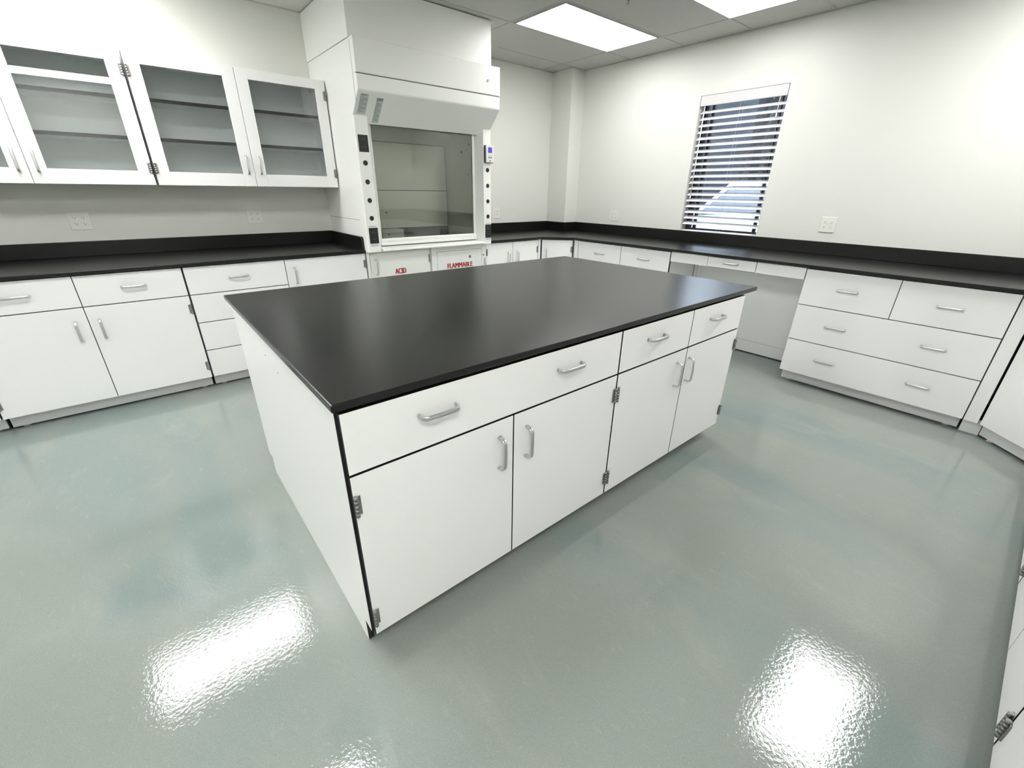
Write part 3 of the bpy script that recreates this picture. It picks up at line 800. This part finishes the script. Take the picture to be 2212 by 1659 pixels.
# ------------------------------------------------------------------ outside the window
def build_outside():
    g = MB(); g.box(XB+.3, 40, -25, 40, -.30, -.18, 0); struct(g.build('ground', M['asphalt']))
    # wooded bank
    bm = bmesh.new(); nx, ny = 14, 44; V = []
    for i in range(nx):
        row = []
        for j in range(ny):
            x = 15+i*1.0; y = -22+j*1.4
            z = -.2+6.2*(1-math.exp(-(i/4.5)**1.6))+.45*math.sin(j*1.7+i*.9)*min(1, i/2)+.3*math.sin(j*.63+i*2.1)*min(1, i/2)
            row.append(bm.verts.new((x, y, z)))
        V.append(row)
    for i in range(nx-1):
        for j in range(ny-1):
            f = bm.faces.new((V[i][j], V[i+1][j], V[i+1][j+1], V[i][j+1])); f.smooth = True
    me = bpy.data.meshes.new('hill'); bm.to_mesh(me); bm.free(); me.materials.append(M['bank'])
    struct(link_obj(bpy.data.objects.new('hill', me)))
    # bare trees
    def tree(x, y, h, seed, label):
        r = random.Random(seed); mb = MB()
        def branch(p, d, l, rad, lev):
            q = p+d*l; mb.cyl(p, q, rad, rad*.62, 7 if lev < 2 else 5, cap=(lev == 0))
            if lev >= 3: return
            for _ in range(3 if lev else 9):
                u = r.uniform(.35, 1.0); nd = (d+Vector((r.uniform(-1, 1), r.uniform(-1, 1), r.uniform(.1, .8)))*.75).normalized()
                branch(p+d*l*u, nd, min(l*r.uniform(.30, .5), .75), rad*.42*(1.2-u*.5), lev+1)
        branch(Vector((0, 0, 0)), Vector((r.uniform(-.04, .04), r.uniform(-.04, .04), 1)).normalized(), h, h*.022, 0)
        o = mb.build('bare_tree', M['bark']); o.location = (x, y, -.19); tag(o, label, 'tree', 'bare trees seen through the blind')
    spots = [(12.0, 2.0, 8), (12.4, 4.6, 8.5), (12.2, 7.2, 8), (17.0, 3.6, 8), (17.4, 6.6, 8.5), (17.2, 9.8, 8)]
    for k, (x, y, h) in enumerate(spots): tree(x, y, h, 11+k, 'bare dark tree glimpsed between the blind slats outside the window')
    # parked car, nose towards the building
    c = thing('car', 'pale silver car parked outside, its windscreen showing through the lower blind slats', 'car', (5.6, 2.52, -.18))
    W = .90
    # body: lofted sections along x (0 = nose)
    secs = [(0.00, .30, .55, .72), (.10, .22, .80, .84), (.55, .20, .99, .90), (1.35, .20, 1.13, .92), (1.86, .20, 1.21, .92), (3.2, .20, 1.21, .92), (4.1, .22, 1.19, .90), (4.45, .30, 1.0, .80)]
    bm = bmesh.new(); rings = []
    for x, zb, zt, hw in secs:
        ring = []
        for y, z in ((-hw*.96, zb), (-hw, zb+.12), (-hw, (zb+zt)/2), (-hw*.97, zt-.10), (-hw*.80, zt-.01), (0, zt+.035), (hw*.80, zt-.01), (hw*.97, zt-.10), (hw, (zb+zt)/2), (hw, zb+.12), (hw*.96, zb)):
            ring.append(bm.verts.new((x, y, z)))
        rings.append(ring)
    for a, b in zip(rings, rings[1:]):
        for j in range(len(a)):
            f = bm.faces.new((a[j], a[(j+1) % len(a)], b[(j+1) % len(a)], b[j])); f.smooth = True
    bm.faces.new(rings[0][::-1]); bm.faces.new(rings[-1])
    bmesh.ops.recalc_face_normals(bm, faces=bm.faces[:])
    me = bpy.data.meshes.new('body'); bm.to_mesh(me); bm.free(); me.materials.append(M['carpaint'])
    link_obj(bpy.data.objects.new('body', me), c)
    # greenhouse: roof + pillars (paint) and panes (glass)
    zc, zr = 1.22, 1.68
    base = [(1.83, -.735), (1.83, .735), (4.00, .735), (4.00, -.735)]
    roof = [(2.52, -.52), (2.52, .52), (3.60, .52), (3.60, -.52)]
    mb = MB(); mb.prism(roof, zr-.02, zr+.035, bev=.02); mb.build('roof', M['carpaint'], c)
    for (bx, by), (rx, ry) in list(zip(base, roof))+[((2.95, s*.735), (2.95, s*.52)) for s in (-1, 1)]:
        mb = MB(); mb.cyl((bx, by, zc-.05), (rx, ry, zr), .045, .04, 10); mb.build('pillar', M['carpaint'], c)
    def pane(name, q, inset=.0):
        bm = bmesh.new(); v = [bm.verts.new(p) for p in q]; f = bm.faces.new(v)
        r = bmesh.ops.extrude_face_region(bm, geom=[f]); n = f.normal.copy(); bm.normal_update()
        vs = [g for g in r['geom'] if isinstance(g, bmesh.types.BMVert)]
        bmesh.ops.translate(bm, vec=(0, 0, -.008), verts=vs); bmesh.ops.recalc_face_normals(bm, faces=bm.faces[:])
        me = bpy.data.meshes.new(name); bm.to_mesh(me); bm.free(); me.materials.append(M['carglass']); link_obj(bpy.data.objects.new(name, me), c)
    pane('windscreen', [(1.85, -.715, zc), (1.85, .715, zc), (2.52, .51, zr-.01), (2.52, -.51, zr-.01)])
    pane('rear_window', [(3.98, -.715, zc), (3.98, .715, zc), (3.60, .51, zr-.01), (3.60, -.51, zr-.01)])
    for s in (-1, 1): pane('side_window', [(1.85, s*.735, zc), (3.98, s*.735, zc), (3.60, s*.52, zr-.01), (2.52, s*.52, zr-.01)])
    for s in (-1, 1):
        mb = MB(); mb.box(1.80, 1.92, s*.98-.09, s*.98+.09, 1.20, 1.32, .03); mb.cyl((1.86, s*.84, 1.20), (1.86, s*.95, 1.24), .02, n=8); mb.build('mirror', M['carpaint'], c)
        mb = MB(); mb.box(.03, .22, s*.62-.16, s*.62+.16, .60, .74, .03); mb.build('headlight', M['chrome'], c)
        for x in (.85, 3.55):
            mb = MB(); mb.cyl((x, s*.92, .32), (x, s*.70, .32), .32, n=28); w = mb.build('wheel', M['tyre'], c)
            mb = MB(); mb.cyl((x, s*.935, .32), (x, s*.90, .32), .20, n=24); mb.build('hub', M['chrome'], w)
    for k in range(2):
        mb = MB(); mb.cyl((1.80, -.5+k*.6, zc+.035), (1.87, .08+k*.56, zc+.05), .010, n=6); mb.build('wiper', M['tyre'], c)

build_setting(); build_window(); build_lights(); GAP[:] = [.0023, .0022]; build_island(); GAP[:] = [.0017, .0011]; build_back_run(); build_wall_cabinets()
build_hood(); build_right_runs(); build_outlets(); build_outside()

# ------------------------------------------------------------------ sky
w = bpy.data.worlds.new('sky'); S.world = w; w.use_nodes = True
nt = w.node_tree; bg = nt.nodes['Background']
tc = nt.nodes.new('ShaderNodeTexCoord'); sp = nt.nodes.new('ShaderNodeSeparateXYZ'); link(nt, tc.outputs['Generated'], sp.inputs['Vector'])
rp = nt.nodes.new('ShaderNodeValToRGB')
rp.color_ramp.elements[0].position = .45; rp.color_ramp.elements[0].color = (.80, .88, 1, 1)
rp.color_ramp.elements[1].position = .95; rp.color_ramp.elements[1].color = (.60, .76, 1, 1)
mr = nt.nodes.new('ShaderNodeMapRange'); mr.inputs['From Min'].default_value = -1; link(nt, sp.outputs['Z'], mr.inputs['Value'])
link(nt, mr.outputs['Result'], rp.inputs['Fac']); link(nt, rp.outputs['Color'], bg.inputs['Color'])
bg.inputs['Strength'].default_value = 4.5

# ------------------------------------------------------------------ camera
cam = bpy.data.cameras.new('camera'); co = bpy.data.objects.new('camera', cam); COL.objects.link(co)
cam.sensor_width = 36; cam.sensor_fit = 'HORIZONTAL'; cam.lens = 932.536/2212*36
cam.clip_start = .02; cam.clip_end = 200
yaw, pitch, roll = (math.radians(a) for a in (49.97596667, 24.20880322, 0.74603763))
F = Vector((math.cos(pitch)*math.cos(yaw), math.cos(pitch)*math.sin(yaw), -math.sin(pitch)))
R = Vector((math.sin(yaw), -math.cos(yaw), 0)); U = R.cross(F)
c_, s_ = math.cos(roll), math.sin(roll)
R2 = c_*R+s_*U; U2 = -s_*R+c_*U
mw = Matrix((R2, U2, -F)).transposed().to_4x4(); mw.translation = Vector((-0.25370399, -0.96563239, 1.38313361))
co.matrix_world = mw
S.camera = co

# ------------------------------------------------------------------ colour management / sampling quality
S.view_settings.view_transform = 'Standard'; S.view_settings.look = 'None'
S.view_settings.gamma = 1.0; S.view_settings.use_curve_mapping = False
S.view_settings.exposure = 0.66
S.cycles.max_bounces = 12; S.cycles.diffuse_bounces = 6; S.cycles.glossy_bounces = 5; S.cycles.transparent_max_bounces = 16
S.cycles.use_denoising = True; S.cycles.sample_clamp_indirect = 8
S.cycles.caustics_reflective = False; S.cycles.caustics_refractive = False
